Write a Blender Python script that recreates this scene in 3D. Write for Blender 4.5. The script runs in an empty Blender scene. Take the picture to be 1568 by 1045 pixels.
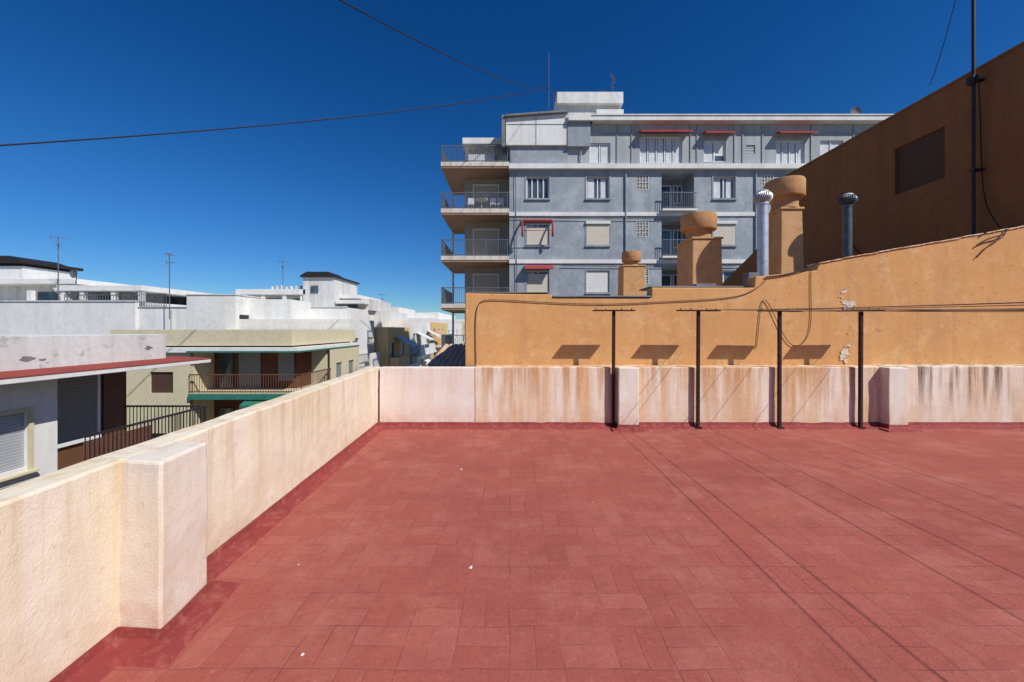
import bpy, bmesh, math, random
from mathutils import Vector, Matrix, noise
random.seed(7)
sc=bpy.context.scene
sc.view_settings.view_transform='Standard'
sc.view_settings.look='None'
sc.view_settings.exposure=0
sc.view_settings.gamma=1

# ------------------------------------------------------------ materials
class NT:
    def __init__(s,name,rough=0.9,metal=0.0,spec=0.3):
        s.mat=bpy.data.materials.new(name); s.mat.use_nodes=True
        s.t=s.mat.node_tree; s.n=s.t.nodes; s.l=s.t.links
        s.b=s.n['Principled BSDF']; s.b.inputs['Roughness'].default_value=rough
        s.b.inputs['Metallic'].default_value=metal
        s.b.inputs['Specular IOR Level'].default_value=spec
        s.pos=s.n.new('ShaderNodeNewGeometry').outputs['Position']
    def put(s,sock,v):
        if isinstance(v,bpy.types.NodeSocket): s.l.new(v,sock)
        elif isinstance(v,(tuple,list)) and len(v)==3 and sock.type=='RGBA': sock.default_value=(*v,1)
        else: sock.default_value=v
    def m(s,op,a,b=0.0,c=0.0,clamp=False):
        x=s.n.new('ShaderNodeMath'); x.operation=op; x.use_clamp=clamp
        s.put(x.inputs[0],a); s.put(x.inputs[1],b); s.put(x.inputs[2],c); return x.outputs[0]
    def vs(s,v,sc3):
        x=s.n.new('ShaderNodeVectorMath'); x.operation='MULTIPLY'
        s.put(x.inputs[0],v); x.inputs[1].default_value=sc3; return x.outputs[0]
    def noise(s,scale,detail=6,rough=0.6,vec=None,dist=0.0):
        x=s.n.new('ShaderNodeTexNoise'); x.inputs['Scale'].default_value=scale
        x.inputs['Detail'].default_value=min(detail,4); x.inputs['Roughness'].default_value=rough
        x.inputs['Distortion'].default_value=dist
        s.l.new(vec if vec is not None else s.pos,x.inputs['Vector']); return x.outputs['Fac']
    def rng(s,v,a,b,c=0.0,d=1.0):
        x=s.n.new('ShaderNodeMapRange'); s.put(x.inputs[0],v)
        for i,k in enumerate((a,b,c,d)): x.inputs[i+1].default_value=k
        return x.outputs[0]
    def mix(s,f,a,b,mode='MIX'):
        x=s.n.new('ShaderNodeMix'); x.data_type='RGBA'; x.blend_type=mode
        s.put(x.inputs[0],f); s.put(x.inputs[6],a); s.put(x.inputs[7],b); return x.outputs[2]
    def xyz(s,v=None):
        x=s.n.new('ShaderNodeSeparateXYZ'); s.l.new(v if v is not None else s.pos,x.inputs[0]); return x.outputs
    def bump(s,h,strength=0.3,dist=0.01):
        x=s.n.new('ShaderNodeBump'); x.inputs['Strength'].default_value=strength
        x.inputs['Distance'].default_value=dist; s.l.new(h,x.inputs['Height']); s.l.new(x.outputs[0],s.b.inputs['Normal'])
    def out(s,c): s.put(s.b.inputs['Base Color'],c); return s.mat

def stucco(name,base,alt,scale=1.5,bump=0.3,bd=0.006,bs=70,streak=None,dirt=None,rough=0.92):
    t=NT(name,rough,spec=0.15)
    f=t.rng(t.noise(scale,8,0.65),0.35,0.65)
    c=t.mix(f,base,alt)
    g=t.noise(scale*14,6,0.7)
    c=t.mix(0.25,c,t.mix(t.rng(g,0.3,0.7),(0.42,0.40,0.38),(1.0,1.0,1.0)),'MULTIPLY')
    if streak:   # (colour, amount, ztop, zbottom, density)
        col,amt,zt,zb,dens=streak
        v=t.vs(t.pos,(dens,dens,dens*0.06))
        n=t.rng(t.noise(1.0,5,0.6,v),0.47,0.66)
        zz=t.rng(t.xyz()[2],zb,zt)
        c=t.mix(t.m('MULTIPLY',t.m('MULTIPLY',n,zz),amt,clamp=True),c,col)
    if dirt:
        col,amt,lo,hi,s2=dirt
        n=t.rng(t.noise(s2,10,0.7),lo,hi)
        c=t.mix(t.m('MULTIPLY',n,amt),c,col)
    if bump>0.2:
        h=t.m('ADD',t.noise(bs,3,0.6),t.m('MULTIPLY',t.noise(bs*0.12,2,0.6),1.2))
        t.bump(h,bump,bd)
    return t.out(c)

def plain(name,col,rough=0.6,metal=0.0,var=0.15,scale=6,spec=0.3):
    t=NT(name,rough,metal,spec)
    f=t.rng(t.noise(scale,3,0.6),0.3,0.7)
    return t.out(t.mix(f,col,tuple(x*(1-var*2) for x in col)))

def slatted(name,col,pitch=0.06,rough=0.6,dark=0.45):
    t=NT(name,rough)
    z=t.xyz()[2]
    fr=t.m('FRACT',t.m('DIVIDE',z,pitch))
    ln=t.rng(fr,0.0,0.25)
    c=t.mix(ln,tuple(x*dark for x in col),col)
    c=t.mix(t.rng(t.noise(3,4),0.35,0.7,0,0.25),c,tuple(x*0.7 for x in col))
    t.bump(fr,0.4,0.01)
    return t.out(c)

# terrace floor
t=NT('red_tile_paint',0.78,spec=0.2)
wob=t.n.new('ShaderNodeTexNoise'); wob.inputs['Scale'].default_value=3.0; wob.inputs['Detail'].default_value=1; t.l.new(t.pos,wob.inputs['Vector'])
x0=t.n.new('ShaderNodeVectorMath'); x0.operation='MULTIPLY_ADD'; t.l.new(wob.outputs['Color'],x0.inputs[0])
x0.inputs[1].default_value=(0.035,0.035,0); t.l.new(t.pos,x0.inputs[2])
o=t.xyz(x0.outputs[0])
T=0.25
u=t.m('DIVIDE',o[0],T); v=t.m('DIVIDE',o[1],T)
iu=t.m('FLOOR',u); iv=t.m('FLOOR',v); fu=t.m('FRACT',u); fv=t.m('FRACT',v)
par=t.m('FLOORED_MODULO',t.m('ADD',iu,iv),2.0)
a=t.m('ADD',t.m('MULTIPLY',fu,par),t.m('MULTIPLY',fv,t.m('SUBTRACT',1.0,par)))
b=t.m('ADD',t.m('MULTIPLY',fv,par),t.m('MULTIPLY',fu,t.m('SUBTRACT',1.0,par)))
a2=t.m('MULTIPLY',a,2.0); fa=t.m('FRACT',a2)
da=t.m('MULTIPLY',t.m('MINIMUM',fa,t.m('SUBTRACT',1.0,fa)),0.5)
db=t.m('MINIMUM',b,t.m('SUBTRACT',1.0,b))
d=t.m('MINIMUM',da,db)
joint=t.rng(d,0.002,0.030,1.0,0.0)
cmb=t.n.new('ShaderNodeCombineXYZ'); t.l.new(iu,cmb.inputs[0]); t.l.new(iv,cmb.inputs[1]); t.l.new(t.m('ADD',t.m('FLOOR',a2),t.m('MULTIPLY',par,3.0)),cmb.inputs[2])
wn=t.n.new('ShaderNodeTexWhiteNoise'); t.l.new(cmb.outputs[0],wn.inputs[0]); tr=wn.outputs['Value']
tr3=t.m('POWER',tr,3.0)
big=t.rng(t.noise(0.55,7,0.62),0.35,0.68)
mid=t.noise(3.2,8,0.72)
c=t.mix(big,(0.385,0.104,0.076),(0.305,0.078,0.059))
c=t.mix(t.m('MULTIPLY',tr3,0.36),c,(0.46,0.165,0.125))
c=t.mix(t.rng(mid,0.40,0.68,0,0.42),c,(0.255,0.064,0.050))
pale=t.rng(t.noise(1.3,10,0.8),0.50,0.68)
c=t.mix(t.m('MULTIPLY',pale,0.40),c,(0.47,0.185,0.140))
darkp=t.rng(mid,0.42,0.28)
c=t.mix(t.m('MULTIPLY',darkp,0.35),c,(0.18,0.048,0.037))
brk=t.rng(t.noise(1.9,5,0.75),0.42,0.64)
fine=t.noise(34,6,0.75)
jn=t.m('MULTIPLY',joint,t.m('MULTIPLY',t.m('MULTIPLY_ADD',brk,0.48,0.05),t.rng(fine,0.3,0.55,0.4,1.0)))
c=t.mix(jn,c,(0.14,0.036,0.030))
c=t.mix(t.rng(fine,0.44,0.30,0,0.5),c,(0.17,0.042,0.034))
spk=t.rng(fine,0.58,0.72)
c=t.mix(t.m('MULTIPLY',spk,0.5),c,(0.50,0.22,0.17))
h=t.m('SUBTRACT',t.m('ADD',t.m('MULTIPLY',t.noise(60,3,0.7),1.0),t.m('MULTIPLY',tr,0.12)),t.m('MULTIPLY',joint,t.m('MULTIPLY_ADD',brk,0.6,0.1)))
t.bump(h,0.5,0.006)
t.put(t.b.inputs['Roughness'],t.rng(mid,0.3,0.7,0.85,0.66))
FLOOR=t.out(c)

t=NT('red_skirting_paint',0.75,spec=0.25)
c=t.mix(t.rng(t.noise(2.5,8,0.7),0.35,0.7),(0.28,0.048,0.043),(0.21,0.038,0.034))
c=t.mix(t.rng(t.noise(14,6,0.75),0.50,0.70,0,0.65),c,(0.38,0.13,0.10))
t.bump(t.noise(40,3,0.7),0.4,0.006); SKIRT=t.out(c)

def weathered(name,base,alt,st1,st2,dens=6.0,amt1=0.75,amt2=0.7,rz=(0.35,0.95),grime=None,bump=0.4,th2=(0.48,0.62)):
    t=NT(name,0.93,spec=0.12)
    c=t.mix(t.rng(t.noise(1.1,8,0.65),0.38,0.64),base,alt)
    v=t.vs(t.pos,(dens,dens,dens*0.09))
    n=t.rng(t.noise(1.0,6,0.62,v),0.42,0.62)
    c=t.mix(t.m('MULTIPLY',n,amt1),c,st1)
    v2=t.vs(t.pos,(dens*2.1,dens*2.1,dens*0.12))
    n2=t.rng(t.noise(1.0,6,0.65,v2),th2[0],th2[1])
    zz=t.rng(t.xyz()[2],rz[0],rz[1])
    c=t.mix(t.m('MULTIPLY',t.m('MULTIPLY',n2,zz),amt2),c,st2)
    mot=t.noise(5,6,0.75)
    if grime:
        zg=t.rng(t.xyz()[2],grime[1],0.06); gn=t.rng(mot,0.35,0.58)
        c=t.mix(t.m('MULTIPLY',t.m('MULTIPLY',zg,gn),grime[2]),c,grime[0])
    sp=t.noise(22,6,0.8)
    c=t.mix(t.rng(sp,0.56,0.72,0,0.35),c,(0.76,0.68,0.58))
    c=t.mix(t.rng(sp,0.42,0.28,0,0.45),c,tuple(x*0.6 for x in base))
    c=t.mix(t.rng(mot,0.60,0.72,0,0.35),c,tuple(x*0.7 for x in base))
    t.bump(t.m('ADD',t.noise(75,3,0.65),t.m('MULTIPLY',t.noise(9,2),1.0)),bump,0.006)
    return t.out(c)
CREAM=weathered('cream_stucco',(0.72,0.61,0.44),(0.76,0.67,0.52),(0.80,0.73,0.61),(0.56,0.40,0.21),5.0,0.55,0.55,(0.0,0.9),((0.60,0.43,0.28),0.5,0.6),0.5)
PIER=weathered('off_white_stucco',(0.71,0.62,0.49),(0.74,0.67,0.58),(0.78,0.73,0.67),(0.60,0.45,0.28),5.0,0.5,0.5,(0.0,0.9),((0.62,0.40,0.28),0.6,0.7),0.4)
PINKW=weathered('pinkish_white_render',(0.74,0.60,0.49),(0.76,0.68,0.60),(0.80,0.74,0.69),(0.68,0.45,0.30),4.0,0.5,0.5,(0.2,0.95),((0.64,0.40,0.29),0.4,0.75),0.4)
OWEATH=weathered('weathered_orange_render',(0.68,0.42,0.22),(0.72,0.53,0.36),(0.80,0.70,0.58),(0.50,0.24,0.09),4.6,0.9,0.85,(0.0,0.95),((0.60,0.34,0.20),0.35,0.6),0.5,(0.44,0.60))
RWEATH=weathered('weathered_pale_render',(0.66,0.48,0.33),(0.76,0.63,0.50),(0.80,0.71,0.60),(0.17,0.115,0.07),4.6,0.85,0.95,(0.15,0.85),((0.60,0.40,0.26),0.35,0.5),0.5,(0.46,0.62))
t=NT('ochre_wall_paint',0.93,spec=0.12)
c=t.mix(t.rng(t.noise(0.8,8,0.65),0.35,0.65),(0.64,0.345,0.138),(0.58,0.305,0.118))
v=t.vs(t.pos,(4,4,0.3)); c=t.mix(t.rng(t.noise(1.0,6,0.65,v),0.48,0.68,0,0.5),c,(0.47,0.25,0.12))
n1=t.noise(2.2,10,0.78); n2=t.noise(9,10,0.82)
c=t.mix(t.rng(n1,0.52,0.68,0,0.6),c,(0.70,0.45,0.23))
c=t.mix(t.rng(n2,0.42,0.28,0,0.7),c,(0.34,0.18,0.09))
c=t.mix(t.rng(n2,0.64,0.70,0,0.6),c,(0.70,0.53,0.38))
t.bump(t.m('ADD',t.noise(55,3,0.7),t.m('MULTIPLY',t.noise(5,2),1.6)),0.5,0.008); OWALL=t.out(c)
OCHRE=stucco('ochre_chimney_render',(0.55,0.315,0.14),(0.60,0.37,0.19),2.5,0.45,0.006,60,dirt=((0.34,0.20,0.12),0.6,0.50,0.66,4))
TERRA=stucco('chimney_cap_render',(0.54,0.30,0.135),(0.46,0.245,0.115),3,0.3,0.005,60,dirt=((0.28,0.17,0.11),0.6,0.50,0.68,6))
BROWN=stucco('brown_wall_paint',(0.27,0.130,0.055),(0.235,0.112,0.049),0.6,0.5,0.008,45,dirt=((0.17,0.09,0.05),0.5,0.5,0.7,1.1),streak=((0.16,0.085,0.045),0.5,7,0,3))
BGREY=stucco('grey_facade_paint',(0.345,0.385,0.425),(0.29,0.325,0.36),0.35,0.1,0.01,12,
   streak=((0.19,0.215,0.24),0.65,20,-20,1.6),dirt=((0.43,0.46,0.49),0.6,0.48,0.66,0.9))
AGREY=stucco('attic_panel_paint',(0.44,0.455,0.465),(0.38,0.40,0.41),0.4,0.1,0.01,12,streak=((0.24,0.25,0.26),0.6,20,-20,2.2))
WHITE=stucco('white_paint',(0.78,0.77,0.74),(0.72,0.71,0.68),0.3,0.15,0.01,10,streak=((0.48,0.47,0.44),0.55,20,-20,1.3),dirt=((0.52,0.50,0.47),0.45,0.54,0.70,1.0))
WHITE2=stucco('white_dirty_paint',(0.70,0.69,0.67),(0.62,0.61,0.59),0.6,0.2,0.01,14,streak=((0.38,0.37,0.36),0.6,4,-3,2.5),dirt=((0.36,0.35,0.33),0.7,0.58,0.66,2.0))
BEIGE=stucco('yellow_beige_paint',(0.64,0.57,0.37),(0.60,0.54,0.38),0.4,0.15,0.01,12,streak=((0.46,0.40,0.25),0.5,20,-20,1.8))
YELL=stucco('yellow_paint',(0.72,0.50,0.20),(0.68,0.48,0.24),0.4,0.1,0.01,12)
SLABW=stucco('balcony_slab_paint',(0.72,0.68,0.60),(0.64,0.58,0.50),0.8,0.2,0.01,14,streak=((0.40,0.24,0.15),0.7,20,-20,2.5))
BROWNIN=stucco('brown_tile_wall',(0.17,0.075,0.04),(0.12,0.055,0.032),1.5,0.1,0.01,14)
DGREY=stucco('grey_coping',(0.25,0.25,0.26),(0.17,0.17,0.18),2,0.3,0.006,40)
REDROOF=stucco('red_roof_coating',(0.34,0.075,0.06),(0.27,0.06,0.05),1.5,0.2,0.006,30)
RUST=plain('rusty_iron',(0.060,0.026,0.020),0.75,0.2,0.3,14)
IRON=plain('painted_iron_rail',(0.16,0.17,0.19),0.5,0.3)
DIRON=plain('dark_iron',(0.04,0.035,0.035),0.5,0.3)
BRAIL=plain('brown_rail_paint',(0.16,0.07,0.045),0.6)
GALV=plain('galvanised_steel',(0.62,0.64,0.66),0.45,0.55,0.12,9)
DKPIPE=plain('dark_zinc',(0.12,0.14,0.16),0.45,0.5,0.2,9)
CABLE=plain('black_cable',(0.015,0.015,0.016),0.6)
BCABLE=plain('brown_cable',(0.10,0.06,0.04),0.7)
WIRE=plain('clothes_wire',(0.12,0.11,0.10),0.5)
ALU=plain('white_window_frame',(0.72,0.73,0.74),0.4,0.0,0.05)
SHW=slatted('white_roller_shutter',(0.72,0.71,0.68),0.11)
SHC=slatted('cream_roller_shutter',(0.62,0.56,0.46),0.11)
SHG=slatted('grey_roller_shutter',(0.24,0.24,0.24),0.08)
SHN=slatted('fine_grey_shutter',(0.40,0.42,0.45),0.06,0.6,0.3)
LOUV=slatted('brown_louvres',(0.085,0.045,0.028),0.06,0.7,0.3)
GREEN=plain('green_trim_paint',(0.035,0.20,0.15),0.5)
REDAWN=plain('red_awning_fabric',(0.36,0.05,0.05),0.8)
PEEL=stucco('bare_plaster',(0.72,0.64,0.54),(0.64,0.53,0.42),8,0.4,0.004,60)
DROP=plain('bird_dropping_white',(0.80,0.80,0.76),0.7)
LATT=plain('concrete_lattice',(0.62,0.62,0.60),0.8)
DARK=plain('dark_interior',(0.03,0.03,0.032),0.8)
t=NT('window_glass',0.08,spec=0.6)
c=t.mix(t.rng(t.noise(0.7,2),0.4,0.6),(0.03,0.045,0.06),(0.10,0.13,0.15)); GLASS=t.out(c)
CURT=plain('white_curtain',(0.66,0.68,0.70),0.8,0,0.12,4)
t=NT('concrete_ground',0.95,spec=0.1)
GROUND=t.out(t.mix(t.rng(t.noise(0.05,8),0.4,0.6),(0.26,0.24,0.20),(0.18,0.17,0.15)))
t=NT('asphalt',0.9,spec=0.2)
ASPH=t.out(t.mix(t.rng(t.noise(1.5,8),0.4,0.6),(0.05,0.05,0.052),(0.065,0.063,0.06)))
PAVE=plain('pavement_tiles',(0.30,0.28,0.26),0.9)
t=NT('sea_water',0.15,spec=0.5); t.bump(t.noise(0.3,3),0.4,0.4); SEA=t.out((0.02,0.06,0.11))
t=NT('town_white',0.9,spec=0.1)
TOWN=t.out(t.mix(t.rng(t.noise(0.09,2),0.4,0.62),(0.74,0.72,0.69),(0.62,0.50,0.35)))

# ------------------------------------------------------------ geometry helpers
def root(name,loc):
    e=bpy.data.objects.new(name,None); e.empty_display_size=0.3; e.location=loc
    sc.collection.objects.link(e); return e
def link(o,parent):
    sc.collection.objects.link(o)
    if parent is not None:
        o.parent=parent; o.matrix_parent_inverse=Matrix.Translation(parent.location).inverted()
class Fr:
    def __init__(s,o,u,n): s.o=Vector(o); s.u=Vector(u); s.n=Vector(n)
    def p(s,a,b,c): return s.o+s.u*a+Vector((0,0,b))+s.n*c
WF=Fr((0,0,0),(1,0,0),(0,1,0))
class M:
    def __init__(s): s.v=[]; s.f=[]
    def box(s,f,u0,u1,v0,v1,n0,n1):
        i=len(s.v)
        for c in (n0,n1):
            for (a,b) in ((u0,v0),(u1,v0),(u1,v1),(u0,v1)): s.v.append(f.p(a,b,c))
        for q in ((0,1,2,3),(7,6,5,4),(0,4,5,1),(1,5,6,2),(2,6,7,3),(3,7,4,0)): s.f.append([i+k for k in q])
        return s
    def wb(s,x0,x1,y0,y1,z0,z1): return s.box(WF,x0,x1,z0,z1,y0,y1)
    def poly(s,pts):
        i=len(s.v); s.v+= [Vector(p) for p in pts]; s.f.append(list(range(i,i+len(pts)))); return s
    def prism(s,pts,d):   # extrude polygon by vector
        i=len(s.v); n=len(pts); d=Vector(d)
        s.v+=[Vector(p) for p in pts]+[Vector(p)+d for p in pts]
        s.f.append(list(range(i,i+n))); s.f.append(list(range(i+2*n-1,i+n-1,-1)))
        for k in range(n): s.f.append([i+k,i+(k+1)%n,i+n+(k+1)%n,i+n+k])
        return s
    def cyl(s,p0,p1,r,r1=None,seg=12):
        p0=Vector(p0); p1=Vector(p1); r1=r if r1 is None else r1
        z=(p1-p0).normalized(); x=z.orthogonal().normalized(); y=z.cross(x); i=len(s.v)
        for (p,rr) in ((p0,r),(p1,r1)):
            for k in range(seg):
                a=2*math.pi*k/seg; s.v.append(p+x*math.cos(a)*rr+y*math.sin(a)*rr)
        for k in range(seg): s.f.append([i+k,i+(k+1)%seg,i+seg+(k+1)%seg,i+seg+k])
        s.f.append([i+k for k in range(seg)][::-1]); s.f.append([i+seg+k for k in range(seg)])
        return s
    def lathe(s,cx,cy,prof,seg=28):
        i=len(s.v); n=len(prof)
        for (r,z) in prof:
            for k in range(seg):
                a=2*math.pi*k/seg; s.v.append(Vector((cx+r*math.cos(a),cy+r*math.sin(a),z)))
        for j in range(n-1):
            for k in range(seg):
                s.f.append([i+j*seg+k,i+j*seg+(k+1)%seg,i+(j+1)*seg+(k+1)%seg,i+(j+1)*seg+k])
        s.f.append([i+k for k in range(seg)][::-1]); s.f.append([i+(n-1)*seg+k for k in range(seg)])
        return s
    def wall(s,f,u0,u1,v0,v1,holes,dep):
        us=sorted({u0,u1}|{h[0] for h in holes}|{h[1] for h in holes}); vs=sorted({v0,v1}|{h[2] for h in holes}|{h[3] for h in holes})
        us=[a for a in us if u0<=a<=u1]; vs=[a for a in vs if v0<=a<=v1]
        for a,b in zip(us,us[1:]):
            for c,d in zip(vs,vs[1:]):
                mu,mv=(a+b)/2,(c+d)/2
                if any(h[0]<mu<h[1] and h[2]<mv<h[3] for h in holes): continue
                s.poly([f.p(a,c,0),f.p(b,c,0),f.p(b,d,0),f.p(a,d,0)])
        for (a,b,c,d) in holes:
            s.poly([f.p(a,c,0),f.p(a,d,0),f.p(a,d,-dep),f.p(a,c,-dep)])
            s.poly([f.p(b,c,0),f.p(b,d,0),f.p(b,d,-dep),f.p(b,c,-dep)])
            s.poly([f.p(a,c,0),f.p(b,c,0),f.p(b,c,-dep),f.p(a,c,-dep)])
            s.poly([f.p(a,d,0),f.p(b,d,0),f.p(b,d,-dep),f.p(a,d,-dep)])
        return s
    def rail(s,f,u0,u1,v,h=1.0,n=0.0,step=0.12,t=0.02):
        s.box(f,u0,u1,v+h-0.05,v+h,n-0.025,n+0.025); s.box(f,u0,u1,v+0.06,v+0.1,n-0.02,n+0.02)
        k=u0
        while k<=u1:
            s.box(f,k,k+t,v,v+h-0.05,n-t/2,n+t/2); k+=step
        return s
    def obj(s,name,mat,parent=None,bevel=0.0,smooth=False,seg=2):
        me=bpy.data.meshes.new(name); 
        c=Vector((0,0,0))
        if parent is None:
            lo=Vector([min(v[i] for v in s.v) for i in range(3)]); hi=Vector([max(v[i] for v in s.v) for i in range(3)]); c=(lo+hi)/2
        me.from_pydata([tuple(v-c) for v in s.v],[],s.f); me.materials.append(mat)
        bm=bmesh.new(); bm.from_mesh(me); bmesh.ops.recalc_face_normals(bm,faces=bm.faces[:]); bm.to_mesh(me); bm.free()
        o=bpy.data.objects.new(name,me); o.location=c; link(o,parent)
        if smooth:
            for p in me.polygons: p.use_smooth=True
            me.set_sharp_from_angle(angle=math.radians(35))
        if bevel:
            b=o.modifiers.new('bevel','BEVEL'); b.width=bevel; b.segments=seg; b.limit_method='ANGLE'
        return o
def curve(name,pts,r,mat,parent=None):
    cu=bpy.data.curves.new(name,'CURVE'); cu.dimensions='3D'; cu.bevel_depth=r; cu.bevel_resolution=2
    c=Vector(pts[0]) if parent is None else Vector((0,0,0))
    sp=cu.splines.new('NURBS' if len(pts)<12 else 'POLY'); sp.points.add(len(pts)-1)
    for i,p in enumerate(pts): q=Vector(p)-c; sp.points[i].co=(q.x,q.y,q.z,1)
    if sp.type=='NURBS': sp.order_u=min(4,len(pts)); sp.use_endpoint_u=True
    cu.materials.append(mat); o=bpy.data.objects.new(name,cu); o.location=c; link(o,parent); return o
def catenary(a,b,sag,n=30):
    a=Vector(a); b=Vector(b)
    return [a.lerp(b,i/n)-Vector((0,0,4*sag*(i/n)*(1-i/n))) for i in range(n+1)]
def rough_mesh(o,cut,amp,freq=3.0):
    """irregular hand-trowelled surface"""
    bm=bmesh.new(); bm.from_mesh(o.data)
    for it in range(8):
        es=[e for e in bm.edges if e.calc_length()>cut]
        if not es: break
        bmesh.ops.subdivide_edges(bm,edges=es,cuts=1,use_grid_fill=True)
    bmesh.ops.triangulate(bm,faces=[f for f in bm.faces if len(f.verts)>4])
    for v in bm.verts:
        w=v.co+o.location
        v.co+=Vector((noise.noise(w*freq),noise.noise(w*freq+Vector((9,0,0))),noise.noise(w*freq+Vector((0,9,0)))))*amp
        v.co+=Vector((noise.noise(w*freq*4),noise.noise(w*freq*4+Vector((9,0,0))),noise.noise(w*freq*4+Vector((0,9,0)))))*amp*0.4
    bm.to_mesh(o.data); bm.free()
def ebevel(o,w=0.012):
    b=o.modifiers.new('bevel','BEVEL'); b.width=w; b.segments=2; b.limit_method='ANGLE'; b.angle_limit=math.radians(50)

# ------------------------------------------------------------ ground, street, sea
g=M(); g.poly([(-3000,-500,-14),(3000,-500,-14),(3000,3500,-14),(-3000,3500,-14)]).obj('ground',GROUND)
M().poly([(-8000,1200,-13.5),(8000,1200,-13.5),(8000,9000,-13.5),(-8000,9000,-13.5)]).obj('sea',SEA)
M().poly([(-8.6,-30,-13.99),(-3.6,-30,-13.99),(-5.2,200,-13.99),(-8.6,200,-13.99)]).obj('street_road',ASPH)
M().wb(-10,-8.6,-30,200,-14,-13.86).obj('pavement',PAVE)
M().wb(-3.6,-2.3,-30,23,-14,-13.86).obj('pavement',PAVE)

# ------------------------------------------------------------ our terrace
XL=lambda y:-2.06+0.043*(6-y)
HL=lambda y:0.92-0.012*(6-y)
f=M(); f.poly([(XL(-9)-0.1,-9,0),(14,-9,0),(14,6.1,0),(-2.1,6.1,0)]).obj('terrace_floor',FLOOR)
M().wb(-2.22,14,-9,6.3,-14,-0.02).obj('terrace_building',CREAM)
lp=M(); ya,yb_=-9,6.17
lp.v=[Vector(p) for p in ((XL(ya),ya,-0.3),(XL(yb_),yb_,-0.3),(XL(yb_)-0.17,yb_,-0.3),(XL(ya)-0.17,ya,-0.3),(XL(ya),ya,HL(ya)),(XL(yb_),yb_,HL(yb_)),(XL(yb_)-0.17,yb_,HL(yb_)),(XL(ya)-0.17,ya,HL(ya)))]
lp.f=[[0,1,2,3],[4,5,6,7],[0,1,5,4],[1,2,6,5],[2,3,7,6],[3,0,4,7]]
o=lp.obj('parapet_wall',CREAM); rough_mesh(o,0.12,0.007); ebevel(o)
PY0,PY1=1.87,2.20
pp=M(); pp.prism([(XL(PY0)-0.06,PY0+0.02,-0.02),(-1.665,PY0-0.01,-0.02),(-1.705,PY1,-0.02),(XL(PY1)-0.06,PY1+0.02,-0.02)],(0,0,HL(2)+0.018))
o=pp.obj('parapet_pier',PIER); rough_mesh(o,0.1,0.005); ebevel(o,0.014)
def lowwall(x0,x1,y0,y1,h,mat,name='back_parapet_wall'):
    o=M().wb(x0,x1,y0,y1,-0.02,h).obj(name,mat); rough_mesh(o,0.14,0.006); ebevel(o); return o
lowwall(-2.03,-0.56,6.0,6.17,0.92,PINKW)
lowwall(-0.57,5.85,5.992,6.4,0.925,OWEATH)
lowwall(5.84,14,5.996,6.4,0.935,RWEATH)
for (a,b_) in ((1.59,1.89),(5.62,5.91)): lowwall(a,b_,5.84,6.05,0.93,PIER,'parapet_pier')
path=[(XL(-9),-9),(XL(PY0),PY0),(-1.665,PY0-0.01),(-1.705,PY1),(XL(PY1),PY1+0.02),(-2.06,6),(1.59,6),(1.59,5.84),(1.89,5.84),(1.89,6),(5.62,6),(5.62,5.84),(5.91,5.84),(5.91,6),(14,6)]
prof=[(-0.012,0.0),(-0.012,0.075),(0.009,0.085),(0.018,0.045),(0.030,0.026),(0.105,0.020),(0.118,0.0)]
def sweep(path,prof):
    m=M(); n=len(path); P=[Vector((p[0],p[1])) for p in path]; rings=[]
    for i in range(n):
        d0=(P[i]-P[i-1]).normalized() if i>0 else None; d1=(P[i+1]-P[i]).normalized() if i<n-1 else None
        if d0 is None: d0=d1
        if d1 is None: d1=d0
        n0=Vector((d0.y,-d0.x)); n1=Vector((d1.y,-d1.x)); mm=(n0+n1); mm=mm/ (1+n0.dot(n1)) 
        rings.append([Vector((P[i].x+mm.x*o_,P[i].y+mm.y*o_,z)) for (o_,z) in prof])
    for r in rings: m.v+=r
    k=len(prof)
    for i in range(n-1):
        for j in range(k-1): m.f.append([i*k+j,(i+1)*k+j,(i+1)*k+j+1,i*k+j+1])
    return m
o=sweep(path,prof).obj('wall_skirting',SKIRT); rough_mesh(o,0.15,0.004,5)

dm=M()
def blob(m,x,y,z,r,n=9,flat=0.25,norm='z',lo=0.6,hi=1.25,ax=1.0):
    pts=[]
    for k in range(n):
        a=2*math.pi*k/n; rr=r*random.uniform(lo,hi)
        if norm=='z': pts.append((x+rr*math.cos(a),y+rr*math.sin(a),z))
        else: pts.append((x+rr*ax*math.cos(a),y,z+rr*math.sin(a)))
    m.prism(pts,(0,0,r*flat) if norm=='z' else (0,-0.004,0))
for (px,py,r) in ((-0.255,2.47,0.014),(-0.97,1.81,0.009),(-0.54,4.2,0.011),(1.4,3.1,0.004),(-1.36,2.5,0.005),(0.7,3.4,0.004)):
    for q in range(3): blob(dm,px+random.uniform(-r,r)*0.8,py+random.uniform(-r,r)*0.8,0.001,r*random.uniform(0.5,0.9))
dm.obj('bird_droppings',DROP)

# ------------------------------------------------------------ neighbour upper wall (ochre)
nb=root('ochre_neighbour_building',(4,7,2))
prf=[(-0.76,0.90),(14,0.90),(14,4.17),(8.3,3.17),(4.98,2.57),(4.94,2.46),(3.95,2.36),(3.93,2.18),(2.27,2.18),(2.26,2.01),(0.65,2.02),(0.64,2.07),(-0.76,2.09)]
w=M(); w.prism([(x,6.35,z) for x,z in prf],(0,0.25,0)); o=w.obj('sunny_wall',OWALL,nb,0.015)
M().wb(-0.76,9.2,6.6,16,-14,1.93).obj('roof_volume',OWALL,nb)
cp=M(); cp.wb(0.66,2.25,6.33,6.75,2.025,2.05); cp.wb(2.30,3.9,6.5,7.1,2.20,2.225); cp.wb(-0.74,0.6,6.36,6.62,2.095,2.112)
cp.wb(3.2,3.55,6.8,7.2,2.2,2.30)
cp.obj('grey_coping',DGREY,nb,0.006)
tp=M()
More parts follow.
